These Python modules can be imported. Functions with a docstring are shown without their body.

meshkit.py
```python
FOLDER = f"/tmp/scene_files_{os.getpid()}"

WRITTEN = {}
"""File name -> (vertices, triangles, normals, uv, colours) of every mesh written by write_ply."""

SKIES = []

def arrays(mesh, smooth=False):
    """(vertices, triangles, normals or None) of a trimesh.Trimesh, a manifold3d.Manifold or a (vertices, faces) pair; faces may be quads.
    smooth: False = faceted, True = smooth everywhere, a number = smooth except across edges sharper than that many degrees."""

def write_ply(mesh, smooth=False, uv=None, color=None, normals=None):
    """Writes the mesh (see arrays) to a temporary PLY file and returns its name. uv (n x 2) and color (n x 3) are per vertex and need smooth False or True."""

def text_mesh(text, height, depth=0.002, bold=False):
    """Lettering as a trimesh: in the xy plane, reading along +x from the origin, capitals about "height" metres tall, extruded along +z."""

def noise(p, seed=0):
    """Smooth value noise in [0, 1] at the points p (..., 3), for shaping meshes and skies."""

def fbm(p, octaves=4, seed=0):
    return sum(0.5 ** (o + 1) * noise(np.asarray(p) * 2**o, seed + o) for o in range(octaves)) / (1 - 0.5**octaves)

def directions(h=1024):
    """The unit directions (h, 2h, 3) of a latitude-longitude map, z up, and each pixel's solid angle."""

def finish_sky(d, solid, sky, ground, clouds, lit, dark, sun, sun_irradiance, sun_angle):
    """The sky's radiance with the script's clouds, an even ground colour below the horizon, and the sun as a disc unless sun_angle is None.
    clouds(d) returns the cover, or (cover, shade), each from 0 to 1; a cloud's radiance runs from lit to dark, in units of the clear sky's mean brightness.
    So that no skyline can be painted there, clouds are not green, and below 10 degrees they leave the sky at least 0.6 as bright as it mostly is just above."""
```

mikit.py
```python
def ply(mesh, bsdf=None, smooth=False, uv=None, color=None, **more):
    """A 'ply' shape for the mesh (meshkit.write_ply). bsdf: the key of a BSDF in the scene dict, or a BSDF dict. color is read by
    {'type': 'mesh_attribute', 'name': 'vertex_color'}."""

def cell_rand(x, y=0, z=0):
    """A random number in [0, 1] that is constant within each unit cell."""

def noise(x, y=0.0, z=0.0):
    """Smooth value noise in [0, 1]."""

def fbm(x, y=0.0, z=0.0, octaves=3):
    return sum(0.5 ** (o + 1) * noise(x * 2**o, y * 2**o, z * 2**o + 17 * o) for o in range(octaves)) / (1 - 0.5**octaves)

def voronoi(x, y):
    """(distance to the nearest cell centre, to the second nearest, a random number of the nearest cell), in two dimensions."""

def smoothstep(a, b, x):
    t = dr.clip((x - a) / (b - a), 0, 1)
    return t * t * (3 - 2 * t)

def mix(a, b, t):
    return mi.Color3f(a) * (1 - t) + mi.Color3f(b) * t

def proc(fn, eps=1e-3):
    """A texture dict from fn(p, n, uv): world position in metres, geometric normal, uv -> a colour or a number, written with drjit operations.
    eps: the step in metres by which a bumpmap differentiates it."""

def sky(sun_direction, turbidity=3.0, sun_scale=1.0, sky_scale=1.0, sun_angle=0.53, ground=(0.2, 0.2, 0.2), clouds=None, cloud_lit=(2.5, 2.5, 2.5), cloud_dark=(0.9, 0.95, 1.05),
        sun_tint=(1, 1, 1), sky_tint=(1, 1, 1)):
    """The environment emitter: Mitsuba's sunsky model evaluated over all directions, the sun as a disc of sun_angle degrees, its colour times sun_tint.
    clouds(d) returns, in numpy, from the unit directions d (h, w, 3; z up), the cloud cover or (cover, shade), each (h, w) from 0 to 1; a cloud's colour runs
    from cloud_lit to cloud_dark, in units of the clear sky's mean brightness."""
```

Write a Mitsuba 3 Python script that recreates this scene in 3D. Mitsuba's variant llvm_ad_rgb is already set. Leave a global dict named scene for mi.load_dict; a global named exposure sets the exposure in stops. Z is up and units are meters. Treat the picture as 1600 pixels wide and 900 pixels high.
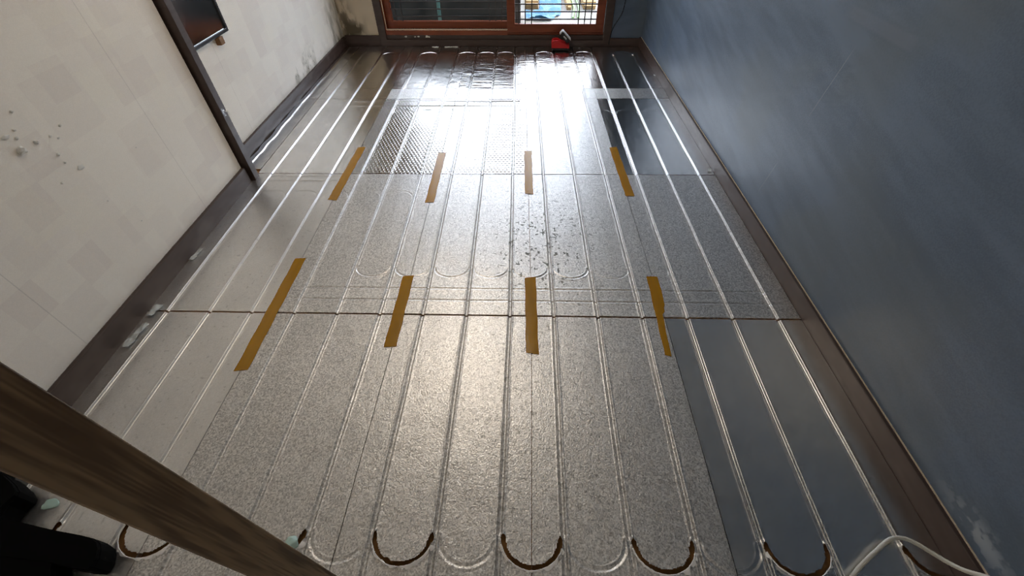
import math, random
import numpy as np, trimesh, mitsuba as mi, drjit as dr
import mikit, meshkit
from mikit import ply, proc, noise, fbm, voronoi, cell_rand, smoothstep, mix
from manifold3d import Manifold, CrossSection
from shapely.geometry import Polygon

T = mi.ScalarTransform4f
scene, labels = {}, {}
rng = np.random.default_rng(7)

# ------------------------------------------------------------------ camera, sky, lamp, exposure
F_PX, PITCH, YAW, ROLL, CAM_X, CAM_H = 658.243, 0.806483, -0.026139, 0.018928, 0.04482, 1.47571
exposure = 1.02
LAMP = 4.2

def camera_axes():
    cy, sy, cp, sp = math.cos(YAW), math.sin(YAW), math.cos(PITCH), math.sin(PITCH)
    f = np.array([sy * cp, cy * cp, -sp]); r = np.array([cy, -sy, 0.0]); d = np.cross(f, r)
    cr, sr = math.cos(ROLL), math.sin(ROLL)
    return cr * r + sr * d, -sr * r + cr * d, f
_r, _d, _f = camera_axes()
_eye = np.array([CAM_X, 0.0, CAM_H])
scene['camera'] = {'type': 'perspective', 'fov': math.degrees(2 * math.atan(800 / F_PX)), 'fov_axis': 'x', 'near_clip': 0.02, 'far_clip': 300.0,
                   'to_world': T().look_at(origin=_eye.tolist(), target=(_eye + _f).tolist(), up=(-_d).tolist())}

def clouds(d):
    c = meshkit.fbm(d * np.array([3, 3, 7.0]), 4, 3)
    return np.clip(0.55 + 1.1 * (c - 0.42), 0, 1), np.clip(1.2 * (meshkit.fbm(d * np.array([5, 5, 9.0]), 3, 9) - 0.35), 0, 1)
scene['sky'] = mikit.sky([0.85, -0.12, 1.0], turbidity=3.5, sun_scale=0.9, sky_scale=17.0, ground=(0.3, 0.29, 0.27), clouds=clouds,
                         cloud_lit=(1.9, 1.95, 2.0), cloud_dark=(1.2, 1.28, 1.38), sky_tint=(1.0, 0.98, 0.92))

# ------------------------------------------------------------------ helpers
def key_for(name, parent=None):
    base = f'{parent}__{name}' if parent else name
    if base not in scene and base not in labels and not any(k.startswith(base + '__') for k in scene):
        return base
    n = 1
    while f'{base}_{n:03d}' in scene or f'{base}_{n:03d}' in labels: n += 1
    return f'{base}_{n:03d}'
def obj(name, mesh, mat, parent=None, smooth=False, label=None, **more):
    k = key_for(name, parent)
    scene[k] = ply(mesh, mat, smooth=smooth, **more)
    if label: labels[k] = {'label': label}
    return k
def thing(name, label, cat, group=None):
    k = key_for(name); labels[k] = {'label': label, 'category': cat}
    if group: labels[k]['group'] = group
    return k
def tag(k, label, cat, group=None):
    labels[k] = {'label': label, 'category': cat}
    if group: labels[k]['group'] = group
    return k
def struct(k, label=None):
    labels[k] = {'kind': 'structure'}
    if label: labels[k]['label'] = label
    return k
def box(x0, x1, y0, y1, z0, z1):
    m = trimesh.creation.box([x1 - x0, y1 - y0, z1 - z0]); m.apply_translation([(x0 + x1) / 2, (y0 + y1) / 2, (z0 + z1) / 2]); return m
def rbox(x0, x1, y0, y1, z0, z1, r=0.004, seg=8):
    s = Manifold.sphere(r, seg)
    parts = [s.translate([x, y, z]) for x in (x0 + r, x1 - r) for y in (y0 + r, y1 - r) for z in (z0 + r, z1 - r)]
    return tm(Manifold.batch_hull(parts))
def tm(m):
    m = m.to_mesh(); return trimesh.Trimesh(m.vert_properties[:, :3], m.tri_verts, process=False)
def cat(*ms): return trimesh.util.concatenate(list(ms))
def tube(pts, r, sides=10):
    p = np.asarray(pts, float); t = np.gradient(p, axis=0); t /= np.linalg.norm(t, axis=1, keepdims=True)
    a = np.cross(t, [0, 0, 1.0]); bad = np.linalg.norm(a, axis=1) < 1e-3; a[bad] = [1, 0, 0]; a /= np.linalg.norm(a, axis=1, keepdims=True)
    b = np.cross(t, a); th = np.arange(sides) * 2 * np.pi / sides
    v = p[:, None] + r * (np.cos(th)[None, :, None] * a[:, None] + np.sin(th)[None, :, None] * b[:, None])
    n = len(p); i, j = np.meshgrid(np.arange(n - 1), np.arange(sides), indexing='ij')
    q = np.stack([i * sides + j, i * sides + (j + 1) % sides, (i + 1) * sides + (j + 1) % sides, (i + 1) * sides + j], -1).reshape(-1, 4)
    f = np.vstack([q[:, [0, 1, 2]], q[:, [0, 2, 3]]])
    v = np.vstack([v.reshape(-1, 3), p[:1], p[-1:]])
    caps = [[n * sides, (j + 1) % sides, j] for j in range(sides)] + [[n * sides + 1, (n - 1) * sides + j, (n - 1) * sides + (j + 1) % sides] for j in range(sides)]
    m = trimesh.Trimesh(v, np.vstack([f, caps]), process=False); m.fix_normals(); return m
def spline(pts, n=60):
    from scipy.interpolate import CubicSpline
    p = np.asarray(pts, float); s = np.r_[0, np.cumsum(np.linalg.norm(np.diff(p, axis=0), axis=1))]
    return CubicSpline(s, p)(np.linspace(0, s[-1], n))

# ------------------------------------------------------------------ materials
def rgb(*c): return {'type': 'rgb', 'value': [float(x) for x in c]}
def add_mat(k, d, two=True): scene[k] = {'type': 'twosided', 'b': d} if two else d
def plain(k, col, rough=0.5, metal=0.0, spec=0.5, **more):
    add_mat(k, {'type': 'principled', 'base_color': rgb(*col), 'roughness': rough, 'metallic': metal, 'specular': spec, **more})
def hue(r, g, b):
    return tuple(((c / 255 + 0.055) / 1.055) ** 2.4 if c > 10 else c / 255 / 12.92 for c in (r, g, b))

def foil_colour(rough_fleck, mean=0.84):
    def fn(p, n, uv):
        g = 0.6 * noise(p.x * 230, p.y * 230, 3.0) + 0.4 * noise(p.x * 410, p.y * 410, 8.0)
        v = mean + rough_fleck * (g - 0.5)
        v = v * (0.93 + 0.12 * fbm(p.x * 5, p.y * 5, 1.0))
        fl = fbm(p.x * 75, p.y * 75, 5.0, octaves=2)          # dirt specks, mostly in the middle of the third row
        zone = dr.exp(-dr.square((p.x - 0.16) / 0.28) - dr.square((p.y - 1.75) / 0.45)) + 0.3 * dr.exp(-dr.square((p.x - 0.1) / 0.35) - dr.square((p.y - 0.75) / 0.5))
        dirt = smoothstep(0.76, 0.86, fl + 0.10 * dr.minimum(zone, 1)) * dr.minimum(0.2 + zone, 1)
        return mix(mi.Color3f(v, v * 0.985, v * 0.965), mi.Color3f(0.10, 0.10, 0.085), dirt * 0.95)
    return fn
def bump_smooth(p, n, uv):
    return fbm(p.x * 16, p.y * 16, 0.0, octaves=2) * 0.0016 + noise(p.x * 130, p.y * 130, 2.0) * 0.00012
def bump_emboss(p, n, uv):
    w = dr.exp(-dr.square((p.x + 0.12) / 0.45)) * 0.7 + 0.3
    return noise(p.x * 300, p.y * 300, 2.0) * 0.0007 + w * (fbm(p.x * 45, p.y * 45, 4.0, octaves=2) * 0.0004 + fbm(p.x * 12, p.y * 12, 6.0, octaves=2) * 0.0013)
def bump_bubble(p, n, uv):
    x, y = p.x / 0.026, p.y / 0.026
    row = dr.floor(y); x = x + 0.5 * (row - 2 * dr.floor(row / 2))
    fx, fy = x - dr.floor(x) - 0.5, y - row - 0.5
    d = dr.sqrt(fx * fx + fy * fy)
    return smoothstep(0.48, 0.12, d) * 0.0020 + noise(p.x * 150, p.y * 150, 2.0) * 0.00035 + fbm(p.x * 12, p.y * 12, 6.0, octaves=2) * 0.0015
def bump_crinkle(p, n, uv):
    w = fbm(p.x * 6, p.y * 16, 1.0, octaves=3)
    return dr.abs(w - 0.5) * 0.006 + noise(p.x * 140, p.y * 140, 2.0) * 0.0003
def foil(k, alpha, bump, fleck, mean=0.84):
    add_mat(k, {'type': 'bumpmap', 'tex': proc(bump, eps=0.0015), 'scale': 1.0,
                'b': {'type': 'roughconductor', 'material': 'none', 'distribution': 'beckmann', 'alpha': alpha, 'specular_reflectance': proc(foil_colour(fleck, mean))}})
foil('foil_smooth', 0.09, bump_smooth, 0.06)
add_mat('foil_emboss', {'type': 'bumpmap', 'tex': proc(bump_emboss, eps=0.0015), 'scale': 1.0,
        'b': {'type': 'principled', 'metallic': 1.0, 'roughness': 0.43, 'base_color': proc(foil_colour(0.80, 0.74))}})
add_mat('foil_dull', {'type': 'bumpmap', 'tex': proc(bump_smooth, eps=0.0015), 'scale': 1.0,
        'b': {'type': 'principled', 'metallic': 1.0, 'roughness': 0.38, 'base_color': proc(foil_colour(0.14, 0.84))}})
foil('foil_bubble', 0.08, bump_bubble, 0.25, 0.66)
foil('foil_crinkle', 0.08, bump_crinkle, 0.08, 0.74)

def wallpaper_left(p, n, uv):
    y, z = p.y, p.z
    def patch(s, o, k):
        cy, cz = (y + o) / s, z / s
        cz = cz + 0.5 * (cell_rand(dr.floor(cy), k) - 0.5)
        return cell_rand(dr.floor(cy), dr.floor(cz), k)
    a, b = patch(0.135, 0.03, 1), patch(0.23, 0.1, 2)
    t = 0.6 * smoothstep(0.55, 1.0, a) + 0.4 * smoothstep(0.35, 0.9, b)
    c = mix(mi.Color3f(0.82, 0.775, 0.70), mi.Color3f(0.75, 0.695, 0.635), t)
    c = mix(c, mi.Color3f(0.82, 0.775, 0.66), 0.25 * smoothstep(0.7, 1.0, patch(0.15, 0.06, 5)))
    c = c * (0.97 + 0.06 * noise(y * 400, z * 400, 1.0))
    wob = 0.002 * (noise(z * 9, 4.0) - 0.5)
    seam = dr.minimum(dr.abs(y - 1.94 + wob), dr.minimum(dr.abs(y - 1.0 + wob), dr.minimum(dr.abs(y - 2.88), dr.abs(y - 0.06))))
    c = c * (1 - 0.18 * smoothstep(0.003, 0.0006, seam))
    # mould near the far corner and along the skirting
    m1 = smoothstep(0.50, 0.70, fbm(y * 9, z * 7, 2.0, octaves=4) + 0.30 * dr.exp(-dr.square((y - 3.95) / 0.38) - dr.square((z - 0.12) / 0.09)) - 0.06)
    g1 = dr.exp(-dr.square((y - 3.95) / 0.42) - dr.square((z - 0.10) / 0.13))
    g2 = dr.exp(-dr.square((y - 4.97) / 0.20)) * smoothstep(0.75, 0.0, z)
    m2 = smoothstep(0.38, 0.66, fbm(y * 11, z * 5, 7.0, octaves=4) + 0.18 * g2)
    spots = smoothstep(0.62, 0.74, fbm(y * 60, z * 60, 3.0, octaves=2))
    m = dr.clip(m1 * g1 * (0.65 + 0.6 * spots) + m2 * g2, 0, 1)
    return mix(c, mi.Color3f(0.13, 0.115, 0.055), m * 0.85)
def wallpaper_back(p, n, uv):
    x, z = p.x, p.z
    c = mi.Color3f(0.55, 0.47, 0.36) * (0.95 + 0.08 * noise(x * 12, z * 12, 1.0))
    g = dr.exp(-dr.square((x + 1.78 + 0.12 * z) / 0.085)) * smoothstep(0.75, 0.15, z) + dr.exp(-dr.square((x + 1.68) / 0.07) - dr.square((z - 0.16) / 0.07))
    m = smoothstep(0.42, 0.66, fbm(x * 22, z * 11, 2.0, octaves=4) + 0.22 * g) * dr.minimum(g, 1)
    return mix(c, mi.Color3f(0.07, 0.055, 0.03), m * 0.92)
def blue_paper(p, n, uv):
    a = p.y + p.x
    s1 = fbm(a * 1.6 + p.z * 0.5, p.z * 9 - a * 1.7, 1.0, octaves=3)
    s2 = fbm(a * 5, p.z * 26 - a * 4.5, 5.0, octaves=3)
    s3 = noise(a * 260, p.z * 260, 2.0)
    t = 0.55 * s1 + 0.3 * s2 + 0.15 * s3
    c = mix(mi.Color3f(0.064, 0.096, 0.144), mi.Color3f(0.098, 0.138, 0.200), smoothstep(0.25, 0.75, t))
    c = mix(c, mi.Color3f(0.092, 0.112, 0.118), 0.4 * smoothstep(0.45, 0.7, fbm(a * 2.2, p.z * 2.2, 8.0)))
    seam = dr.abs(a - 1.325 - 1.94 + 0.22 * (p.z - 0.25) + 0.004 * (noise(p.z * 8, 1.0) - 0.5))
    c = mix(c, mi.Color3f(0.19, 0.21, 0.24), 0.45 * smoothstep(0.004, 0.001, seam) * smoothstep(0.15, 0.4, noise(p.z * 7, 3.0)))
    sc = dr.exp(-dr.square((p.y - 0.33) / 0.10) - dr.square((p.z - 0.135) / 0.035))
    c = mix(c, mi.Color3f(0.30, 0.33, 0.36), smoothstep(0.50, 0.68, fbm(p.y * 34, p.z * 40, 3.0) + 0.12 * sc) * sc * 0.75)
    # a pale scrape
    ln = dr.abs(p.z - 1.02 - 0.02 * (p.y - 1.7))
    c = mix(c, mi.Color3f(0.14, 0.16, 0.21), 0.35 * smoothstep(0.028, 0.014, ln) * smoothstep(1.5, 1.56, p.y) * smoothstep(1.95, 1.88, p.y))
    return c
def blue_bump(p, n, uv):
    return fbm((p.y + p.x) * 40, p.z * 90, 2.0, octaves=2) * 0.0006
def wood_dark(p, n, uv):
    u = p.x * 0.9 + p.y * 0.45
    g = fbm(u * 120 + 3 * noise(p.z * 2.0, 2.0), p.z * 5, 1.0, octaves=3)
    f = noise(u * 700, p.z * 18, 4.0)
    return mix(mi.Color3f(0.085, 0.048, 0.022), mi.Color3f(0.21, 0.135, 0.07), smoothstep(0.3, 0.7, 0.75 * g + 0.25 * f))
def sash_wood(p, n, uv):
    g = fbm(p.x * 8, p.z * 60, p.y * 10, octaves=2)
    return mix(mi.Color3f(0.16, 0.035, 0.014), mi.Color3f(0.23, 0.058, 0.022), g)
def brown_board(p, n, uv):
    g = fbm(p.x * 14, p.y * 14, p.z * 50, octaves=3)
    dust = smoothstep(0.6, 0.8, fbm(p.x * 6, p.y * 6, p.z * 9 + 3, octaves=3))
    return mix(mix(mi.Color3f(0.044, 0.027, 0.022), mi.Color3f(0.062, 0.040, 0.033), g), mi.Color3f(0.14, 0.12, 0.105), 0.30 * dust)
def subfloor_col(p, n, uv):
    return mix(mi.Color3f(0.20, 0.10, 0.035), mi.Color3f(0.34, 0.18, 0.07), fbm(p.x * 30, p.y * 30, 1.0))
def tape_col(p, n, uv):
    return mix(mi.Color3f(0.31, 0.145, 0.003), mi.Color3f(0.39, 0.19, 0.006), fbm(p.x * 30, p.y * 6, 2.0))
def tape_bump(p, n, uv):
    return noise(p.x * 170, p.y * 170, 2.0) * 0.0004 + fbm(p.x * 60, p.y * 20, 3.0, octaves=2) * 0.0005
def ground_col(p, n, uv):
    return mix(mi.Color3f(0.20, 0.19, 0.175), mi.Color3f(0.27, 0.26, 0.24), fbm(p.x * 3, p.y * 3, 1.0))
def tarp_col(p, n, uv):
    return mix(mi.Color3f(0.006, 0.075, 0.20), mi.Color3f(0.02, 0.14, 0.26), fbm(p.x * 4, p.y * 4, 1.0))

def textured(k, fn, rough=0.5, spec=0.5, bump=None, eps=1e-3, **more):
    d = {'type': 'principled', 'base_color': proc(fn), 'roughness': rough, 'specular': spec, **more}
    if bump: d = {'type': 'bumpmap', 'tex': proc(bump, eps=eps), 'scale': 1.0, 'b': d}
    add_mat(k, d)
textured('paper_left', wallpaper_left, 0.7, 0.3)
textured('paper_back', wallpaper_back, 0.7, 0.3)
textured('paper_blue', blue_paper, 0.42, 0.6, blue_bump, 0.002)
textured('wood_dark', wood_dark, 0.45, 0.4)
textured('sash_wood', sash_wood, 0.38, 0.5)
textured('brown_board', brown_board, 0.42, 0.5)
textured('subfloor', subfloor_col, 0.9, 0.1)
textured('tape', tape_col, 0.26, 0.45, tape_bump, 0.0015)
textured('ground', ground_col, 0.9, 0.2)
textured('tarp', tarp_col, 0.45, 0.5)
plain('ceiling_paint', (0.84, 0.80, 0.73), 0.8)
plain('rear_paint', (0.70, 0.65, 0.58), 0.8)
plain('cream', (0.55, 0.44, 0.33), 0.5)
plain('lattice_dark', (0.035, 0.03, 0.028), 0.5)
plain('black_rubber', (0.003, 0.003, 0.003), 0.9, spec=0.05)
plain('red_plastic', (0.50, 0.016, 0.018), 0.32)
plain('black_plastic', (0.012, 0.012, 0.014), 0.4)
plain('grey_plastic', (0.42, 0.41, 0.40), 0.4)
plain('white_cable', (0.52, 0.50, 0.44), 0.45)
plain('plaster', (0.62, 0.61, 0.57), 0.9)
plain('dark_frame', (0.02, 0.02, 0.022), 0.3)
plain('peg_wood', (0.20, 0.095, 0.03), 0.5)
plain('teal_plastic', (0.010, 0.020, 0.022), 0.5)
plain('teal_pole', (0.07, 0.20, 0.19), 0.4)
plain('cardboard', (0.22, 0.14, 0.06), 0.8)
plain('green_hose', (0.10, 0.22, 0.06), 0.4)
plain('grey_concrete', (0.05, 0.053, 0.05), 0.9)
plain('white_paint', (0.75, 0.76, 0.74), 0.6)
plain('mint_blob', (0.42, 0.58, 0.52), 0.5)
plain('torn_foil', (0.88, 0.87, 0.85), 0.5, 0.0)
plain('scrap_foil', (0.62, 0.66, 0.66), 0.4, 0.25)
add_mat('mirror_glass', {'type': 'roughconductor', 'material': 'Al', 'alpha': 0.02, 'specular_reflectance': rgb(0.80, 0.84, 0.84)})
scene['pane_glass'] = {'type': 'thindielectric', 'int_ior': 1.5}
scene['clear_plastic'] = {'type': 'dielectric', 'int_ior': 1.45}

# ------------------------------------------------------------------ setting: floor, walls, ceiling
Z0 = -0.016
REAR = -0.55
XR, XL, XLL = 1.325, -1.715, -1.868          # right wall, near left wall, far (set back) left wall
TOP = 2.30
BACK = 5.045
struct(obj('floor', box(-1.95, 1.40, REAR - 0.1, 5.25, Z0 - 0.10, Z0), 'subfloor'), 'brown board under the foil panels')
struct(obj('wall_right', box(XR, XR + 0.15, REAR - 0.1, 5.2, Z0, TOP), 'paper_blue'), 'wall papered in dark slate blue')
struct(obj('wall_left', cat(box(XL - 0.25, XL, REAR - 0.1, 2.368, Z0, TOP), box(XLL - 0.15, XLL, 2.36, 5.3, Z0, TOP)), 'paper_left'), 'wall in pale patchwork wallpaper, far half set back and mouldy')
struct(obj('wall_rear', box(-1.95, 1.45, REAR - 0.15, REAR, Z0, TOP), 'rear_paint'))
struct(obj('ceiling', box(-2.05, 1.50, REAR - 0.15, 5.35, TOP, TOP + 0.15), 'ceiling_paint'))
struct(obj('baseboard_right', rbox(XR - 0.018, XR + 0.005, REAR, 5.02, Z0, 0.084, 0.004), 'brown_board', smooth=30), 'dark brown skirting under the blue wall')
obj('paper_edge', box(XR - 0.004, XR + 0.0, REAR, 5.0, 0.083, 0.087), 'cream', 'baseboard_right')
struct(obj('baseboard_left', cat(rbox(XL - 0.002, XL + 0.022, REAR, 2.37, Z0, 0.102, 0.004), rbox(XLL - 0.002, XLL + 0.022, 2.44, 5.10, Z0, 0.092, 0.004)), 'brown_board', smooth=30), 'dark brown skirting under the pale wall')
# post at the step of the left wall
struct(obj('trim_1', rbox(XLL - 0.01, -1.672, 2.386, 2.438, Z0, TOP, 0.003), 'brown_board', smooth=30), 'dark brown upright trim at the step in the pale wall')
# back wall, slightly out of square: built along u, turned about (0, BACK)
BW = T().translate([0, BACK, 0]).rotate([0, 0, 1], -2.27)
BWM = np.array(BW.matrix, float).reshape(4, 4)
def bw(m): m = m.copy(); m.apply_transform(BWM); return m
def bbox(u0, u1, v0, v1, z0, z1): return bw(box(u0, u1, v0, v1, z0, z1))
def brbox(u0, u1, v0, v1, z0, z1, r=0.004): return bw(rbox(u0, u1, v0, v1, z0, z1, r))
HEAD = 2.08
struct(obj('wall_back', cat(bbox(-2.0, -1.468, 0.0, 0.20, Z0, TOP)), 'paper_back'), 'narrow cream wall left of the window with black mould')
obj('blue_strip', bbox(1.0, 1.45, 0.0, 0.20, Z0, TOP), 'paper_blue', 'wall_back', label='dark blue papered strip right of the window')
obj('lintel', bbox(-1.5, 1.02, 0.0, 0.20, HEAD + 0.05, TOP), 'paper_back', 'wall_back')
obj('sill_wall', bbox(-1.47, 1.0, 0.04, 0.20, Z0 - 0.1, 0.06), 'rear_paint', 'wall_back')
struct(obj('baseboard_back', cat(brbox(-1.85, -1.47, -0.016, 0.004, Z0, 0.10, 0.003), brbox(1.0, 1.315, -0.016, 0.004, Z0, 0.076, 0.003)), 'brown_board', smooth=30), 'dark brown skirting at the far end')

# ------------------------------------------------------------------ window
W = struct(obj('window_1', cat(brbox(-1.470, -1.392, -0.02, 0.20, Z0, HEAD + 0.05, 0.003), brbox(0.924, 1.004, -0.02, 0.20, Z0, HEAD + 0.05, 0.003),
    brbox(-1.40, 0.93, -0.02, 0.20, Z0, 0.060, 0.003), brbox(-1.40, 0.93, 0.0, 0.20, 0.05, 0.100, 0.003), brbox(-1.40, 0.93, 0.0, 0.20, HEAD, HEAD + 0.05, 0.003)), 'brown_board', smooth=30), 'sliding window in a dark brown frame with red-brown sashes')
obj('sash_track', cat(brbox(-1.394, -1.376, 0.0, 0.14, 0.10, HEAD, 0.002), brbox(-1.40, -0.08, 0.0, 0.05, 0.10, 0.146, 0.002), brbox(-0.08, 0.925, 0.018, 0.14, 0.10, 0.128, 0.002)), 'sash_wood', W, smooth=30)
obj('light_bead', cat(bbox(-1.381, -1.374, -0.003, 0.004, 0.148, HEAD), bbox(-1.381, -0.082, -0.003, 0.03, 0.146, 0.153)), 'cream', W, label='thin pale bead around the left sash')
def sash(u0, u1, v0, v1, z0, stile_l, stile_r, rail, lab):
    s = obj('sash', cat(brbox(u0, u0 + stile_l, v0, v1, z0, HEAD, 0.004), brbox(u1 - stile_r, u1, v0, v1, z0, HEAD, 0.004),
                        brbox(u0 + stile_l - 0.01, u1 - stile_r + 0.01, v0 + 0.001, v1 - 0.001, z0, z0 + rail, 0.004), brbox(u0 + stile_l - 0.01, u1 - stile_r + 0.01, v0 + 0.001, v1 - 0.001, HEAD - rail, HEAD, 0.004)),
            'sash_wood', W, smooth=30, label=lab)
    a, b, c, d = u0 + stile_l, u1 - stile_r, z0 + rail, HEAD - rail
    vm = (v0 + v1) / 2
    g = trimesh.Trimesh([[a - .005, vm + .008, c - .005], [b + .005, vm + .008, c - .005], [b + .005, vm + .008, d + .005], [a - .005, vm + .008, d + .005]], [[0, 1, 2], [0, 2, 3]], process=False)
    obj('pane', bw(g), 'pane_glass', s)
    h = 0.0045
    us = [a + 0.043 + k * 0.066 for k in range(2)] + [b - 0.055 - k * 0.064 for k in range(3)]
    us = sorted(us + ([a + 0.043 + 2 * 0.066] if stile_l > 0.07 else []))
    for u in us: obj('lattice_bar', bbox(u - h, u + h, vm - 0.010, vm + 0.002, c, d), 'lattice_dark', s)
    zs = [c + 0.042 + k * 0.0665 for k in range(3)] + [c + 0.042 + k * 0.0665 for k in range(12, 15)] + [d - 0.042 - k * 0.0665 for k in range(3)]
    zs = [c + 0.042 + k * 0.0665 for k in range(5)] + [d - 0.042 - k * 0.0665 for k in range(5)]
    for z in zs: obj('lattice_bar', bbox(a, b, vm - 0.012, vm, z - h, z + h), 'lattice_dark', s)
sash(-1.374, -0.020, 0.045, 0.085, 0.150, 0.063, 0.070, 0.068, 'left sliding sash, darker view behind it')
sash(-0.086, 0.920, -0.004, 0.036, 0.128, 0.080, 0.084, 0.076, 'right sliding sash, bright yard behind it')

# ------------------------------------------------------------------ foil panels
PITCH_G = 0.2
GX = {i: (i - 8) * PITCH_G for i in range(-1, 16)}
SKEW = -0.016
def row4_shift(y): return -0.019 * np.clip((1.235 - y) / 0.95, 0, 1.4)
def lip(d, half, rim, depth):
    """cross-section of a pressed channel: d distance to its centre line"""
    prof = np.where(d < half, -depth * np.sqrt(np.clip(1 - (d / half) ** 2, 0, 1)), 0.0)
    s = np.clip((d - half) / rim, 0, 1)
    return prof + np.where(d >= half, 0.0022 * np.sin(np.pi * np.clip(s * 0.5 + 0.5, 0, 1)) ** 1.0 * (1 - s * 0.0), 0.0) * (d < half + rim)
def groove_profile(d):
    # 10 mm flat floor, steep shoulders, rounded raised lips
    xs = np.array([0, .0035, .0055, .0070, .0082, .0094, .0108, .0125, .0145, .0175, 1])
    zs = np.array([-.0085, -.0080, -.0060, -.0028, -.0006, .0007, .0011, .0009, .0004, 0, 0])
    return np.interp(d, xs, zs)
def crease_profile(d, depth=0.0022):
    xs = np.array([0, .003, .006, .009, .013, 1]); zs = np.array([-1, -.7, .1, .55, 0, 0]) * depth
    return np.interp(d, xs, zs)

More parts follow.
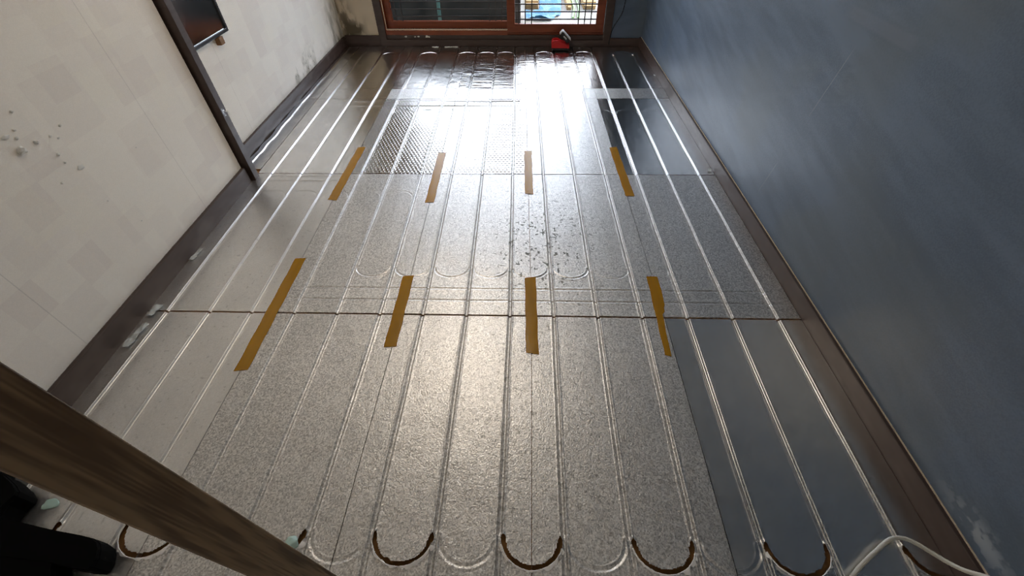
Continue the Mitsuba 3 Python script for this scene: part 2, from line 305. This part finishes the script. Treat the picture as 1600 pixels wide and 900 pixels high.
def panel(x0, x1, y0, y1, grooves, mat, loops=(), cuts=(), lines=(), wavy=0.0, seed=0, shift=None, groove_end=None, gap=0.0012, amp=0.0009, groove_start=None):
    """one foil-faced board. loops: (i, yc, b, sign) shallow pressed turns between channels i and i+1; cuts: the same, torn open."""
    gx = [GX[i] for i in grooves]
    xs = set(np.round(np.linspace(x0 + gap, x1 - gap, max(4, int((x1 - x0) / 0.02))), 5))
    off = np.array([0, .0035, .0055, .0070, .0082, .0094, .0108, .0125, .0145, .0175])
    for g in gx:
        for o in np.r_[-off, off]:
            if x0 + gap < g + o < x1 - gap: xs.add(round(g + o, 5))
    ys = set(np.round(np.linspace(y0 + gap, y1 - gap, max(4, int((y1 - y0) / 0.03))), 5))
    for (i, yc, b, sg, dp) in list(loops) + list(cuts):
        ga, gb = GX[i], GX[i + 1]
        for x in np.arange(ga, gb, 0.004):
            if x0 + gap < x < x1 - gap: xs.add(round(x, 5))
        for y in np.arange(yc - 0.02, yc + b + 0.02, 0.003) if sg > 0 else np.arange(yc - b - 0.02, yc + 0.02, 0.003):
            if y0 + gap < y < y1 - gap: ys.add(round(y, 5))
    for (ly, la, lb) in lines:
        for o in (-.013, -.009, -.006, -.003, 0, .003, .006, .009, .013): ys.add(round(ly + o, 5))
    def thin(v):
        v = sorted(v); out = [v[0]]
        for a in v[1:]:
            if a - out[-1] > 0.0009: out.append(a)
        return np.array(out)
    xs, ys = thin(xs), thin(ys)
    X, Y = np.meshgrid(xs, ys)
    P = np.stack([X * 7, Y * 7, np.full_like(X, seed * 3.1)], -1)
    Z = (meshkit.fbm(P, 3, 11) - 0.5) * amp * 2 + (meshkit.fbm(P * 4, 2, 5) - 0.5) * amp * 0.7
    Z *= np.minimum(1, np.minimum(np.minimum(X - x0, x1 - X), np.minimum(Y - y0, y1 - Y)) / 0.03 + 0.2)
    for k, g in enumerate(grooves):
        jit = 0.0016 * (meshkit.noise(np.stack([Y * 5, Y * 0 + g * 9, Y * 0], -1), 3) - 0.5)
        z = groove_profile(np.abs(X - GX[g] - jit))
        if groove_end and g in groove_end: z = z * (Y < groove_end[g])
        if groove_start and g in groove_start: z = z * (Y > groove_start[g])
        Z = np.where(np.abs(z) > 0, z + 0.3 * Z, Z)
    kill = np.zeros(X.shape, bool)
    for kind, arcs in (('loop', loops), ('cut', cuts)):
        for (i, yc, b, sg, dp) in arcs:
            a = PITCH_G / 2 - 0.012; xc = (GX[i] + GX[i + 1]) / 2
            th = np.linspace(0, np.pi, 80); ex, ey = xc + a * np.cos(th), yc + sg * b * np.sin(th)
            near = (np.abs(X - xc) < a + 0.03) & (np.abs(Y - yc - sg * b / 2) < b / 2 + 0.03)
            if not near.any(): continue
            q = np.stack([X[near], Y[near]], -1)
            d = np.sqrt(((q[:, None] - np.stack([ex, ey], -1)[None]) ** 2).sum(-1)).min(1)
            if kind == 'loop':
                Z[near] += crease_profile(d, 0.0024 * dp) * (0.6 + 0.8 * meshkit.noise(np.c_[q * 22, q[:, :1] * 0 + i], 2))
            else:
                wv = 0.0055 + 0.005 * (meshkit.noise(np.c_[q * 60, q[:, :1] * 0 + i], 4) - 0.35)
                kk = kill[near]; kk |= (d < wv); kill[near] = kk
                outer = ((q[:, 0] - xc) / a) ** 2 + ((q[:, 1] - yc) / b) ** 2 > 1
                Z[near] += np.interp(d, [0, .006, .009, .018, 1], [.0, .0022, .0028, 0, 0]) * np.where(outer, 1, 0.1)
    for (ly, la, lb) in lines:
        Z += crease_profile(np.abs(Y - ly), 0.0022) * (X > la) * (X < lb)
    Xw = X + (shift(Y) * np.clip((1.3065 - X) / 0.25, 0, 1) if shift is not None else 0.0)
    if wavy:   # torn left edge
        s = np.clip((x1 - X) / (x1 - x0), 0, 1)
        Xw = Xw + s * wavy * (meshkit.fbm(np.stack([Y * 4, Y * 0, Y * 0 + seed], -1), 3, 8) - 0.35) * 2
    V = np.stack([Xw, Y + SKEW * X, Z], -1)
    ny, nx = X.shape
    idx = np.arange(ny * nx).reshape(ny, nx)
    quad = np.stack([idx[:-1, :-1], idx[:-1, 1:], idx[1:, 1:], idx[1:, :-1]], -1).reshape(-1, 4)
    dead = kill.ravel()[quad].sum(1) >= 2
    quad = quad[~dead]
    v = V.reshape(-1, 3)
    ring = np.r_[idx[0, :], idx[1:, -1], idx[-1, -2::-1], idx[-2:0:-1, 0]]
    low = v[ring].copy(); low[:, 2] = Z0 + 0.0005
    o = len(v); n = len(ring); j = np.arange(n)
    sk = np.stack([ring, np.arange(n) + o, (j + 1) % n + o, ring[(j + 1) % n]], -1)
    faces = np.vstack([quad, sk])
    f = np.vstack([faces[:, [0, 1, 2]], faces[:, [0, 2, 3]]])
    return trimesh.Trimesh(np.vstack([v, low]), f, process=False)

COLS = [(-1.7, -1.1), (-1.1, -0.5), (-0.5, 0.1), (0.1, 0.7), (0.7, 1.3065)]
CG = [(0, 1, 2), (3, 4, 5), (6, 7, 8), (9, 10, 11), (12, 13, 14)]
def fp(mesh, mat, label=None): return obj('foil_panel', mesh, mat, 'floor', smooth=35, label=label)
def around(c, arcs):   # the arcs that touch column c, both halves of one that straddles a joint
    x0, x1 = COLS[c]
    return [q for q in arcs for i in q[:1] if GX[i + 1] > x0 and GX[i] < x1]
D_, S, E_, B_, C_ = 'foil_dull', 'foil_smooth', 'foil_emboss', 'foil_bubble', 'foil_crinkle'
R1, R2, R3, R4, R5 = (3.868, 4.985), (2.448, 3.648), (1.243, 2.444), (0.038, 1.236), (-0.50, 0.034)
RS = (3.650, 3.866)
row1_loops = [(i, 4.752, 0.085, 1, 1.0) for i in (1, 3, 5, 6, 7, 9, 11, 13)]
row2_loops = [(i, 3.345, 0.08, 1, 0.45) for i in range(3, 14)]
row3_loops = [(i, 2.165, 0.08, 1, 0.55) for i in range(-1, 5)] + [(i, 1.555, 0.07, -1, 0.9 if i < 10 else 0.3) for i in range(4, 13)]
row4_loops = [(i, 0.345, 0.078, -1, 0.7) for i in (5, 7, 9, 11)]
row4_cuts = [(i, 0.345, 0.078, -1, 1.0) for i in (0, 2, 4, 6, 8, 10, 12, 14)]
sl = 'smooth foil board of the '
for c in range(5):
    x0, x1 = COLS[c]
    fp(panel(x0, x1, *R5, CG[c], None, seed=c + 50), D_ if c in (0, 4) else E_)
    fp(panel(x0, x1, *R4, CG[c], None, loops=around(c, row4_loops), cuts=around(c, row4_cuts), seed=c + 40, shift=row4_shift, gap=0.0012, amp=(0.0006, .0009, .0016, .0012, 0.0006)[c]),
       (D_, E_, E_, E_, S)[c], 'smooth slate-grey foil board' if c == 4 else None)
    fp(panel(x0, x1, *R3, CG[c], None, loops=around(c, row3_loops), lines=[(1.406, -1.05, 1.25), (1.33, -1.05, 1.25), (2.406, -1.6, -1.12), (2.356, -1.6, -1.12)], seed=c + 30, amp=(0.0006, .0016, .0016, .0012, 0.0008)[c]),
       D_ if c == 0 else E_)
    fp(panel(x0, x1, *R2, CG[c], None, loops=around(c, row2_loops), lines=[(3.59, -1.5, 0.05), (3.50, -1.5, 0.05)], seed=c + 20, amp=(0.0006, .0012, .0014, .0012, 0.0006)[c]), (S, B_, B_, E_, S)[c])
    fp(panel(x0, x1, *RS, CG[c], None, seed=c + 60), (S, E_, E_, E_, E_)[c])
    fp(panel(x0, x1, R1[0], 5.013 - 0.012 * (x0 + x1), CG[c], None, loops=around(c, row1_loops), seed=c + 10, groove_end={14: 4.75, 13: 4.75}, amp=(0.0006, .001, .0022, .002, 0.0006)[c]), (S, S, C_, C_, S)[c])
def torn_lip(i, yc, b, seed):
    a = PITCH_G / 2 - 0.012; xc = (GX[i] + GX[i + 1]) / 2; n = 44
    th = np.linspace(0.10 * np.pi, 0.93 * np.pi, n); c_, s_ = np.cos(th), np.sin(th)
    q = np.stack([th * 5, th * 0, th * 0 + seed], -1)
    w = 0.002 + 0.013 * np.clip(meshkit.fbm(q, 3, 5) - 0.25, 0, 1) * (1 + 0.9 * np.clip(c_, 0, 1))
    rows = []
    for off, z in ((0.0062, 0.0030), (0.0072, 0.0050), (None, 0.0012)):
        o = 0.0072 + w if off is None else off + 0.0015 * (meshkit.noise(q * 4, 3) - 0.5)
        x = xc + (a + o) * c_; y = yc - (b + o) * s_
        zz = z + 0.002 * (meshkit.noise(q * 3, 7) - 0.5)
        rows.append(np.stack([x + row4_shift(y) * np.clip((1.3065 - x) / 0.25, 0, 1), y + SKEW * x, zz], -1))
    V = np.concatenate(rows); k = np.arange(n - 1); f = []
    for r in range(2):
        A, B = r * n + k, (r + 1) * n + k
        f += [np.stack([A, B, B + 1], -1), np.stack([A, B + 1, A + 1], -1)]
    return trimesh.Trimesh(V, np.vstack(f), process=False)
ROW4_KEYS = [f'floor__foil_panel_{6 * c + 1:03d}' for c in range(5)]
for (i, yc, b, sg, dp) in row4_cuts[:-1]:
    xm = (GX[i] + GX[i + 1]) / 2
    col = max(c for c in range(5) if COLS[c][0] <= xm)
    obj('torn_lip', torn_lip(i, yc, b, i), 'torn_foil', ROW4_KEYS[col], smooth=40)
fp(panel(-1.845, -1.702, 2.50, 3.648, (-1,), None, wavy=0.028, seed=71), C_, 'narrow edge strip of foil with a torn edge')
fp(panel(-1.842, -1.702, 3.652, 5.045, (-1,), None, wavy=0.012, seed=72), S, 'narrow edge strip of foil')

# ------------------------------------------------------------------ tape strips
def tape(xc, ya, yb, w, label, torn=False, rise=0.0016, lean=0.0):
    n = 26; ys = np.linspace(ya, yb, n); v, f = [], []
    for k, y in enumerate(ys):
        hl = hr = w / 2
        t = (y - ya) / (yb - ya)
        if torn:   # the lower part is ripped off along one side
            hr = w / 2 if y > 1.262 else w / 2 - w * (0.40 + 0.14 * (1.262 - y) / (1.262 - ya))
            if 1.25 < y < 1.30: hr *= 0.7
        j = 0.0012 * math.sin(37 * y + xc * 9)
        x = xc + lean * (t - 0.5)
        ends = 0.004 * math.sin(y * 90) if k in (0, n - 1) else 0
        for s, h in ((-1, hl), (0, 0), (1, hr)):
            px = x + (s * h if s else (hr - hl) / 2)
            v.append([px + j, y + SKEW * px + ends * s, rise + (0.0012 if s == 0 else 0)])
    for k in range(n - 1):
        for j in range(2):
            a = k * 3 + j; f += [[a, a + 1, a + 4], [a, a + 4, a + 3]]
    v = np.array(v); m = len(v)
    low = v.copy(); low[:, 2] -= 0.0012
    ff = np.array(f)
    edge = [k * 3 for k in range(n)] + [(n - 1) * 3 + 1] + [k * 3 + 2 for k in range(n - 1, -1, -1)] + [1]
    sk = []
    for a, b in zip(edge, edge[1:] + edge[:1]): sk += [[a, a + m, b], [b, a + m, b + m]]
    mesh = trimesh.Trimesh(np.vstack([v, low]), np.vstack([ff, ff[:, ::-1] + m, sk]), process=False)
    k = obj('tape_strip', mesh, 'tape', smooth=30)
    tag(k, label, 'tape', 'brown packing tape over the board joints')
g = 'brown tape strip '
tape(-1.097, 2.142, 2.800, 0.056, g + 'in the far row, leftmost, on dull grey foil', lean=0.012)
tape(-0.500, 2.122, 2.722, 0.054, g + 'in the far row, second from left, on bright reflecting foil')
tape(0.103, 2.218, 2.752, 0.052, g + 'in the far row, third from left, pale with glare')
tape(0.712, 2.200, 2.805, 0.054, g + 'in the far row, rightmost, beside the smooth bluish foil', lean=-0.012)
tape(-1.105, 0.925, 1.612, 0.056, g + 'in the near row, leftmost and longest, before the pale wall')
tape(-0.512, 1.055, 1.490, 0.054, g + 'in the near row, second from left, over the open brown joint')
tape(0.098, 1.032, 1.487, 0.054, g + 'in the near row, third from left, mid-floor')
tape(0.690, 1.032, 1.503, 0.054, g + 'in the near row, rightmost, torn to a point', torn=True, lean=0.02)

# ------------------------------------------------------------------ door post near the camera
def rotz(m, a, at):
    m = m.copy(); m.apply_transform(trimesh.transformations.rotation_matrix(a, [0, 0, 1], [at[0], at[1], 0])); return m
AZ = math.radians(-69.77); DP = 0.45; HW = DP * math.tan(math.radians(3.86))
pc = np.array([CAM_X + DP * math.sin(AZ), DP * math.cos(AZ)])
post = rbox(-HW, HW, 0.0, 0.035, 0.004, TOP - 0.002, 0.0025)
post.apply_transform(trimesh.transformations.rotation_matrix(-AZ, [0, 0, 1])); post.apply_translation([pc[0], pc[1], 0])
k = obj('door_post', post, 'wood_dark', smooth=30)
tag(k, 'dark brown wood-grain door post cutting diagonally across the bottom left corner', 'door post')


# ------------------------------------------------------------------ black tool in the corner
def soft_slab(poly, z0, z1, r=0.018):
    """a rounded slab: the outline shrinks towards its top and bottom"""
    p = Polygon(poly).buffer(0.006).buffer(-0.006)
    layers = []
    for t in np.linspace(0, 1, 7):
        z = z0 + (z1 - z0) * t; e = 1 - math.sqrt(max(0, 1 - (2 * t - 1) ** 4))
        q = p.buffer(-r * e)
        layers.append((z, q))
    out = []
    for (za, a), (zb, b) in zip(layers[:-1], layers[1:]):
        m = a if a.area > b.area else b
        for gpoly in getattr(m, 'geoms', [m]):
            e = trimesh.creation.extrude_polygon(gpoly, zb - za + 0.0002, engine='earcut'); e.apply_translation([0, 0, za]); out.append(e)
    return tm(Manifold.batch_boolean([Manifold(mi_mesh(e)) for e in out], OP_ADD))
from manifold3d import Mesh as MMesh, OpType
OP_ADD = OpType.Add
def mi_mesh(e): return MMesh(np.array(e.vertices, np.float32), np.array(e.faces, np.uint32))
k = thing('power_tool', 'pitch-black tool lying in the bottom left corner, blunt rounded grip pointing right', 'tool')
obj('grip', soft_slab([(-1.62, .395), (-1.544, .366), (-1.473, .354), (-1.357, .334), (-1.269, .322), (-1.22, .313), (-1.194, .302), (-1.179, .286), (-1.168, .262), (-1.167, .241), (-1.176, .233), (-1.205, .234), (-1.247, .24), (-1.294, .248), (-1.44, .262), (-1.62, .29)], 0.004, 0.085), 'black_rubber', k)
obj('motor_body', soft_slab([(-1.70, .53), (-1.678, .502), (-1.637, .49), (-1.58, .462), (-1.549, .441), (-1.543, .426), (-1.553, .401), (-1.552, .381), (-1.545, .34), (-1.60, .28), (-1.70, .28)], 0.004, 0.09), 'black_rubber', k)
obj('battery', soft_slab([(-1.294, .26), (-1.283, .237), (-1.27, .222), (-1.262, .205), (-1.27, .19), (-1.36, .195), (-1.44, .215), (-1.50, .26), (-1.44, .28)], 0.004, 0.082), 'black_rubber', k)

# ------------------------------------------------------------------ cable and wire
k = obj('cable', tube(spline([(0.86, 0.12, 0.012), (0.94, 0.20, 0.012), (0.998, 0.25, 0.018), (1.042, 0.281, 0.024), (1.112, 0.322, 0.03), (1.165, 0.346, 0.031), (1.198, 0.345, 0.032), (1.232, 0.322, 0.036), (1.262, 0.285, 0.050), (1.272, 0.255, 0.085), (1.270, 0.238, 0.125), (1.262, 0.215, 0.17), (1.25, 0.10, 0.22), (1.25, -0.20, 0.10), (1.22, -0.40, 0.006)], 90), 0.0062), 'white_cable', smooth=True)
tag(k, 'off-white cable bent in an arch in the bottom right corner, over the slate foil board', 'cable')
k = obj('wire', tube(spline([(1.125, 4.985, 0.80), (1.12, 4.985, 0.55), (1.10, 4.985, 0.414), (1.085, 4.985, 0.304), (1.03, 4.983, 0.205), (1.008, 4.983, 0.15), (0.995, 4.98, 0.10), (0.99, 4.975, 0.02)], 50), 0.0035, 6), 'black_plastic', smooth=True)
tag(k, 'thin black wire hanging on the blue wall beside the right end of the window', 'wire')

# ------------------------------------------------------------------ charger and battery
CT = T().translate([0.472, 4.905, 0.0]).rotate([0, 0, 1], -3)
CTM = np.array(CT.matrix, float).reshape(4, 4)
def ct(m): m = m.copy(); m.apply_transform(CTM); return m
k = thing('battery_charger', 'red battery charger with a black base, on the floor under the window', 'charger')
prof = Polygon([(-.092, .028), (-.094, .078), (-.080, .094), (-.030, .098), (-.012, .088), (.012, .078), (.045, .070), (.075, .055), (.092, .046), (.090, .028)])
b = trimesh.creation.extrude_polygon(prof, 0.11, engine='earcut')
b.apply_transform(np.array([[1, 0, 0, 0], [0, 0, -1, 0.055], [0, 1, 0, 0], [0, 0, 0, 1.0]]))
b = tm(Manifold(mi_mesh(b)) - Manifold.cube([0.062, 0.07, 0.03], True).translate([-0.047, 0.0, 0.094]))
obj('housing', ct(b), 'red_plastic', k, smooth=25)
obj('base', ct(rbox(-.088, .086, -.052, .052, 0.0035, 0.029, 0.004)), 'black_plastic', k, smooth=30)
ridge = tube([(-.078, -.0565, .070), (-.03, -.0565, .074), (0, -.0565, .073), (.03, -.0565, .066), (.07, -.0565, .050), (.086, -.0565, .044)], 0.0022, 6)
obj('ridge', ct(ridge), 'red_plastic', k, smooth=True)
k = thing('battery_pack', 'black battery pack with a pale grey edge, tilted on top of the red charger', 'battery')
def tilt(m):
    m = m.copy(); m.apply_transform(trimesh.transformations.rotation_matrix(math.radians(44), [0, 1, 0])); m.apply_translation([0.046, 0.0, 0.122]); return ct(m)
obj('case', tilt(rbox(-.056, .056, -.034, .034, -.026, .016, 0.005)), 'black_plastic', k, smooth=30)
obj('top_plate', tilt(rbox(-.060, .058, -.036, .036, .0155, .026, 0.003)), 'grey_plastic', k, smooth=30)
obj('end_plate', tilt(rbox(-.066, -.055, -.034, .034, -.020, .018, 0.003)), 'grey_plastic', k, smooth=30)
obj('badge', tilt(box(-.022, .020, -.0352, -.0338, -.010, .004)), 'grey_plastic', k)

# ------------------------------------------------------------------ mirror, peg, hook on the left wall
k = thing('mirror', 'dark-framed wall mirror on the pale set-back wall, reflecting the window', 'mirror')
mx = XLL + 0.002
fr = cat(rbox(mx, mx + .024, 2.50, 3.078, 0.682, 0.702, .003), rbox(mx, mx + .024, 2.50, 3.078, 1.48, 1.50, .003), rbox(mx, mx + .024, 2.50, 2.52, 0.682, 1.50, .003), rbox(mx, mx + .024, 3.058, 3.078, 0.682, 1.50, .003))
obj('frame', fr, 'dark_frame', k, smooth=30)
obj('glass', box(mx, mx + .014, 2.515, 3.062, 0.698, 1.485), 'mirror_glass', k)
k = obj('wall_peg', rbox(XLL + 0.001, XLL + .034, 2.925, 2.972, 0.638, 0.680, .003), 'peg_wood', smooth=30)
tag(k, 'small brown wooden peg under the mirror', 'peg')
hk = cat(rbox(-1.6715, -1.668, 2.396, 2.414, 0.418, 0.462, .0012), tube(spline([(-1.667, 2.405, .452), (-1.650, 2.405, .446), (-1.646, 2.405, .434), (-1.650, 2.405, .424), (-1.666, 2.405, .421)], 16), 0.004, 8))
k = obj('wall_hook', hk, 'clear_plastic', smooth=30)
tag(k, 'clear plastic hook stuck on the dark brown trim', 'hook')

# ------------------------------------------------------------------ crumbs of plaster, scraps
def lump(sx, sy, sz, seed):
    m = trimesh.creation.icosphere(2, 1.0); v = np.array(m.vertices)
    v *= (0.65 + 0.7 * meshkit.noise(v * 1.7 + seed * 5.3, seed))[:, None]; v *= [sx, sy, sz]
    return trimesh.Trimesh(v, m.faces, process=False)
crumbs = [(1.426, .868, .006, .006), (1.389, .821, .005, .006), (1.347, .814, .004, .010), (1.375, .798, .004, .007), (1.356, .762, .013, .017), (1.420, .760, .007, .009), (1.542, .765, .004, .006), (1.481, .752, .003, .006),
          (1.503, .734, .003, .005), (1.457, .692, .005, .007), (1.456, .658, .004, .005), (1.495, .613, .004, .011), (1.389, .609, .005, .005), (1.492, .457, .003, .003), (1.78, .55, .003, .003), (1.56, .30, .004, .004)]
for n, (y, z, h, w) in enumerate(crumbs):
    m = lump(h * 0.9, w * (1.5 if w > .0095 and h < .006 else 0.9), w * 0.75, n); m.apply_translation([XL + h * 0.35, y, z])
    obj('plaster_crumb', m, 'plaster', 'wall_left', smooth=True)
for n, (u, z, w) in enumerate([(-1.183, 0.108, .014), (-1.082, .106, .010), (-1.044, .108, .013), (-0.954, .108, .016), (-0.93, .106, .010)]):
    m = lump(w, .006, w * .6, n + 30); m.apply_translation([u, -0.001, z - 0.022]); k = obj('plaster_chip', bw(m), 'plaster', smooth=True)
    tag(k, ('leftmost', 'second from left', 'third from left', 'second from right', 'rightmost')[n] + ' pale plaster chip in the row on the dark window sill', 'plaster chip', 'plaster chips on the window sill')
for n, (x0, x1, lab) in enumerate([(-0.90, -0.83, 'short white strip'), (-0.765, -0.62, 'long white strip')]):
    k = obj('paper_strip', box(x0, x1, 5.012, 5.024, 0.001, 0.005), 'white_paint'); tag(k, f'{lab} of paper lying along the foot of the window frame', 'paper strip')
def flap(cx, cy, L, w, ang, seed, h=0.012):
    nx, ny = 14, 6
    u, v = np.meshgrid(np.linspace(-L / 2, L / 2, nx), np.linspace(-w / 2, w / 2, ny), indexing='ij')
    z = h * meshkit.fbm(np.stack([u * 60, v * 60, u * 0 + seed], -1), 3, 4) + 0.003
    v = v * (1 + 0.8 * (meshkit.noise(np.stack([u * 50, v * 0, v * 0 + seed], -1), 6) - 0.5))
    ca, sa = math.cos(ang), math.sin(ang)
    P = np.stack([cx + ca * u - sa * v, cy + sa * u + ca * v, z], -1).reshape(-1, 3)
    i = np.arange(nx * ny).reshape(nx, ny); q = np.stack([i[:-1, :-1], i[1:, :-1], i[1:, 1:], i[:-1, 1:]], -1).reshape(-1, 4)
    f = np.vstack([q[:, [0, 1, 2]], q[:, [0, 2, 3]]]); n = len(P); P2 = P.copy(); P2[:, 2] -= 0.0012
    ring = np.r_[i[:, 0], i[-1, 1:], i[-2::-1, -1], i[0, -2:0:-1]]; m = len(ring); j = np.arange(m)
    sk = np.stack([ring, ring[(j + 1) % m], ring[(j + 1) % m] + n, ring + n], -1)
    f = np.vstack([f, f[:, ::-1] + n, sk[:, [0, 2, 1]], sk[:, [0, 3, 2]]])
    return trimesh.Trimesh(np.vstack([P, P2]), f, process=False)
for n, (x, y, L, w, a, lab) in enumerate([(-1.672, 1.655, .09, .022, 1.45, 'crumpled foil scrap at the left skirting, farther of two before the tape row'), (-1.660, 1.265, .07, .03, 1.5, 'crumpled foil scrap at the left skirting by the open brown joint'),
        (-1.655, 1.12, .13, .028, 1.45, 'torn grey foil scrap beside the left skirting, nearest of the three'), (1.285, 2.475, .03, .018, 1.2, 'tiny white foil scrap at the right skirting beside the far tape row'), (1.290, 4.13, .03, .014, 1.5, 'tiny bright foil scrap at the right skirting near the window')]):
    k = obj('foil_scrap', flap(x, y, L, w, a, n), 'scrap_foil', smooth=30); tag(k, lab, 'foil scrap')
m = lump(.020, .020, .016, 61); m.apply_translation([-0.655, .318, .013]); k = obj('putty_lump', m, 'mint_blob', smooth=True)
tag(k, 'small mint-green lump on the foil against the edge of the dark door post', 'putty lump')
m = lump(.026, .016, .0016, 62); m.apply_translation([-1.50, .425, .0025]); k = obj('putty_smear', m, 'mint_blob', smooth=True)
tag(k, 'flat mint-green smear on the foil between the post and the black tool', 'putty smear')

# ------------------------------------------------------------------ ceiling lamp (its glow shows in the foil)
LX, LY, LS, LT = -0.43, 2.45, 0.26, 0.45
k = thing('ceiling_light', 'flat oblong ceiling light above the middle of the floor', 'ceiling light')
obj('housing', rbox(LX - LS - .03, LX + LS + .03, LY - LT - .03, LY + LT + .03, TOP - .045, TOP - .002, .01), 'white_paint', k, smooth=30)
scene[k + '__diffuser'] = ply(box(LX - LS, LX + LS, LY - LT, LY + LT, TOP - .060, TOP - .0455), 'white_paint',
                              emitter={'type': 'area', 'radiance': rgb(LAMP, LAMP * 0.86, LAMP * 0.70)})

# ------------------------------------------------------------------ yard outside
struct(obj('ground', box(-9, 9, 5.26, 22, -0.32, -0.12), 'ground'), 'pale concrete yard outside the window')
def crumpled(poly, z, seed, h):
    x0, y0, x1, y1 = Polygon(poly).bounds; P = Polygon(poly)
    nx, ny = 60, 60
    X, Y = np.meshgrid(np.linspace(x0, x1, nx), np.linspace(y0, y1, ny), indexing='ij')
    Z = z + h * np.abs(meshkit.fbm(np.stack([X * 3.5, Y * 5, X * 0 + seed], -1), 4, seed) - 0.5) * 2 + 0.004
    from shapely import contains_xy
    ins = contains_xy(P, X, Y); i = np.arange(nx * ny).reshape(nx, ny)
    q = np.stack([i[:-1, :-1], i[1:, :-1], i[1:, 1:], i[:-1, 1:]], -1).reshape(-1, 4); q = q[ins.ravel()[q].all(1)]
    return trimesh.Trimesh(np.stack([X, Y, Z], -1).reshape(-1, 3), np.vstack([q[:, [0, 1, 2]], q[:, [0, 2, 3]]]), process=True)
k = obj('tarpaulin', crumpled([(0.12, 6.45), (0.45, 6.38), (0.62, 6.72), (0.64, 7.0), (0.68, 7.6), (0.70, 9.0), (0.34, 9.0), (0.33, 7.3), (0.32, 7.02), (0.30, 6.9), (0.12, 6.92)], -0.12, 3, 0.10), 'tarp', smooth=True)
tag(k, 'crumpled blue tarpaulin on the sunny yard, seen through the right sash', 'tarpaulin')
def carton(x0, x1, y0, y1, h, lab):
    k = thing('cardboard_box', lab, 'cardboard box')
    obj('body', rbox(x0, x1, y0, y1, -0.118, -0.118 + h, .004), 'cardboard', k, smooth=30)
    obj('flap', rbox(x0 + .01, x1 - .01, y0 - .10, y0 + .004, -0.118 + h - .03, -0.118 + h - .024, .002), 'cardboard', k, smooth=30)
carton(0.12, 0.31, 7.06, 7.9, 0.10, 'tan cardboard box in the yard, left of the blue tarpaulin')
carton(0.71, 0.775, 6.98, 7.7, 0.08, 'tan cardboard box in the yard, directly right of the blue tarpaulin')
carton(0.945, 1.12, 7.0, 7.8, 0.09, 'tan cardboard box in the yard, farthest right through the right sash')
for n, x in enumerate((0.815, 0.885)):
    k = obj('hose', tube([(x - .06, 6.5, -.103), (x - 0.03, 6.75, -.103), (x, 7.0, -.103), (x + .005, 7.2, -.103), (x + .012, 7.8, -.103), (x + .02, 8.6, -.103)], .016, 8), 'green_hose', smooth=True)
    tag(k, ('left' if n == 0 else 'right') + ' one of two light green hoses beside the blue tarpaulin in the yard', 'hose')
k = obj('partition', rbox(-0.015, 0.056, 5.27, 6.75, -0.118, 0.50, .006), 'grey_concrete'); tag(k, 'low grey concrete partition outside at the left edge of the right sash', 'partition')
k = obj('storage_chest', cat(rbox(-2.2, -0.05, 5.55, 6.1, -0.118, 0.68, .02), rbox(-2.22, -0.03, 5.53, 6.12, 0.68, 0.74, .012)), 'teal_plastic', smooth=30)
tag(k, 'dark teal storage chest outside behind the left sash', 'chest')
k = obj('teal_pipe', tube([(-0.845, 5.42, -.119), (-0.845, 5.42, 2.4)], .020, 12), 'teal_pole', smooth=True); tag(k, 'upright teal pipe outside behind the left sash', 'pipe')
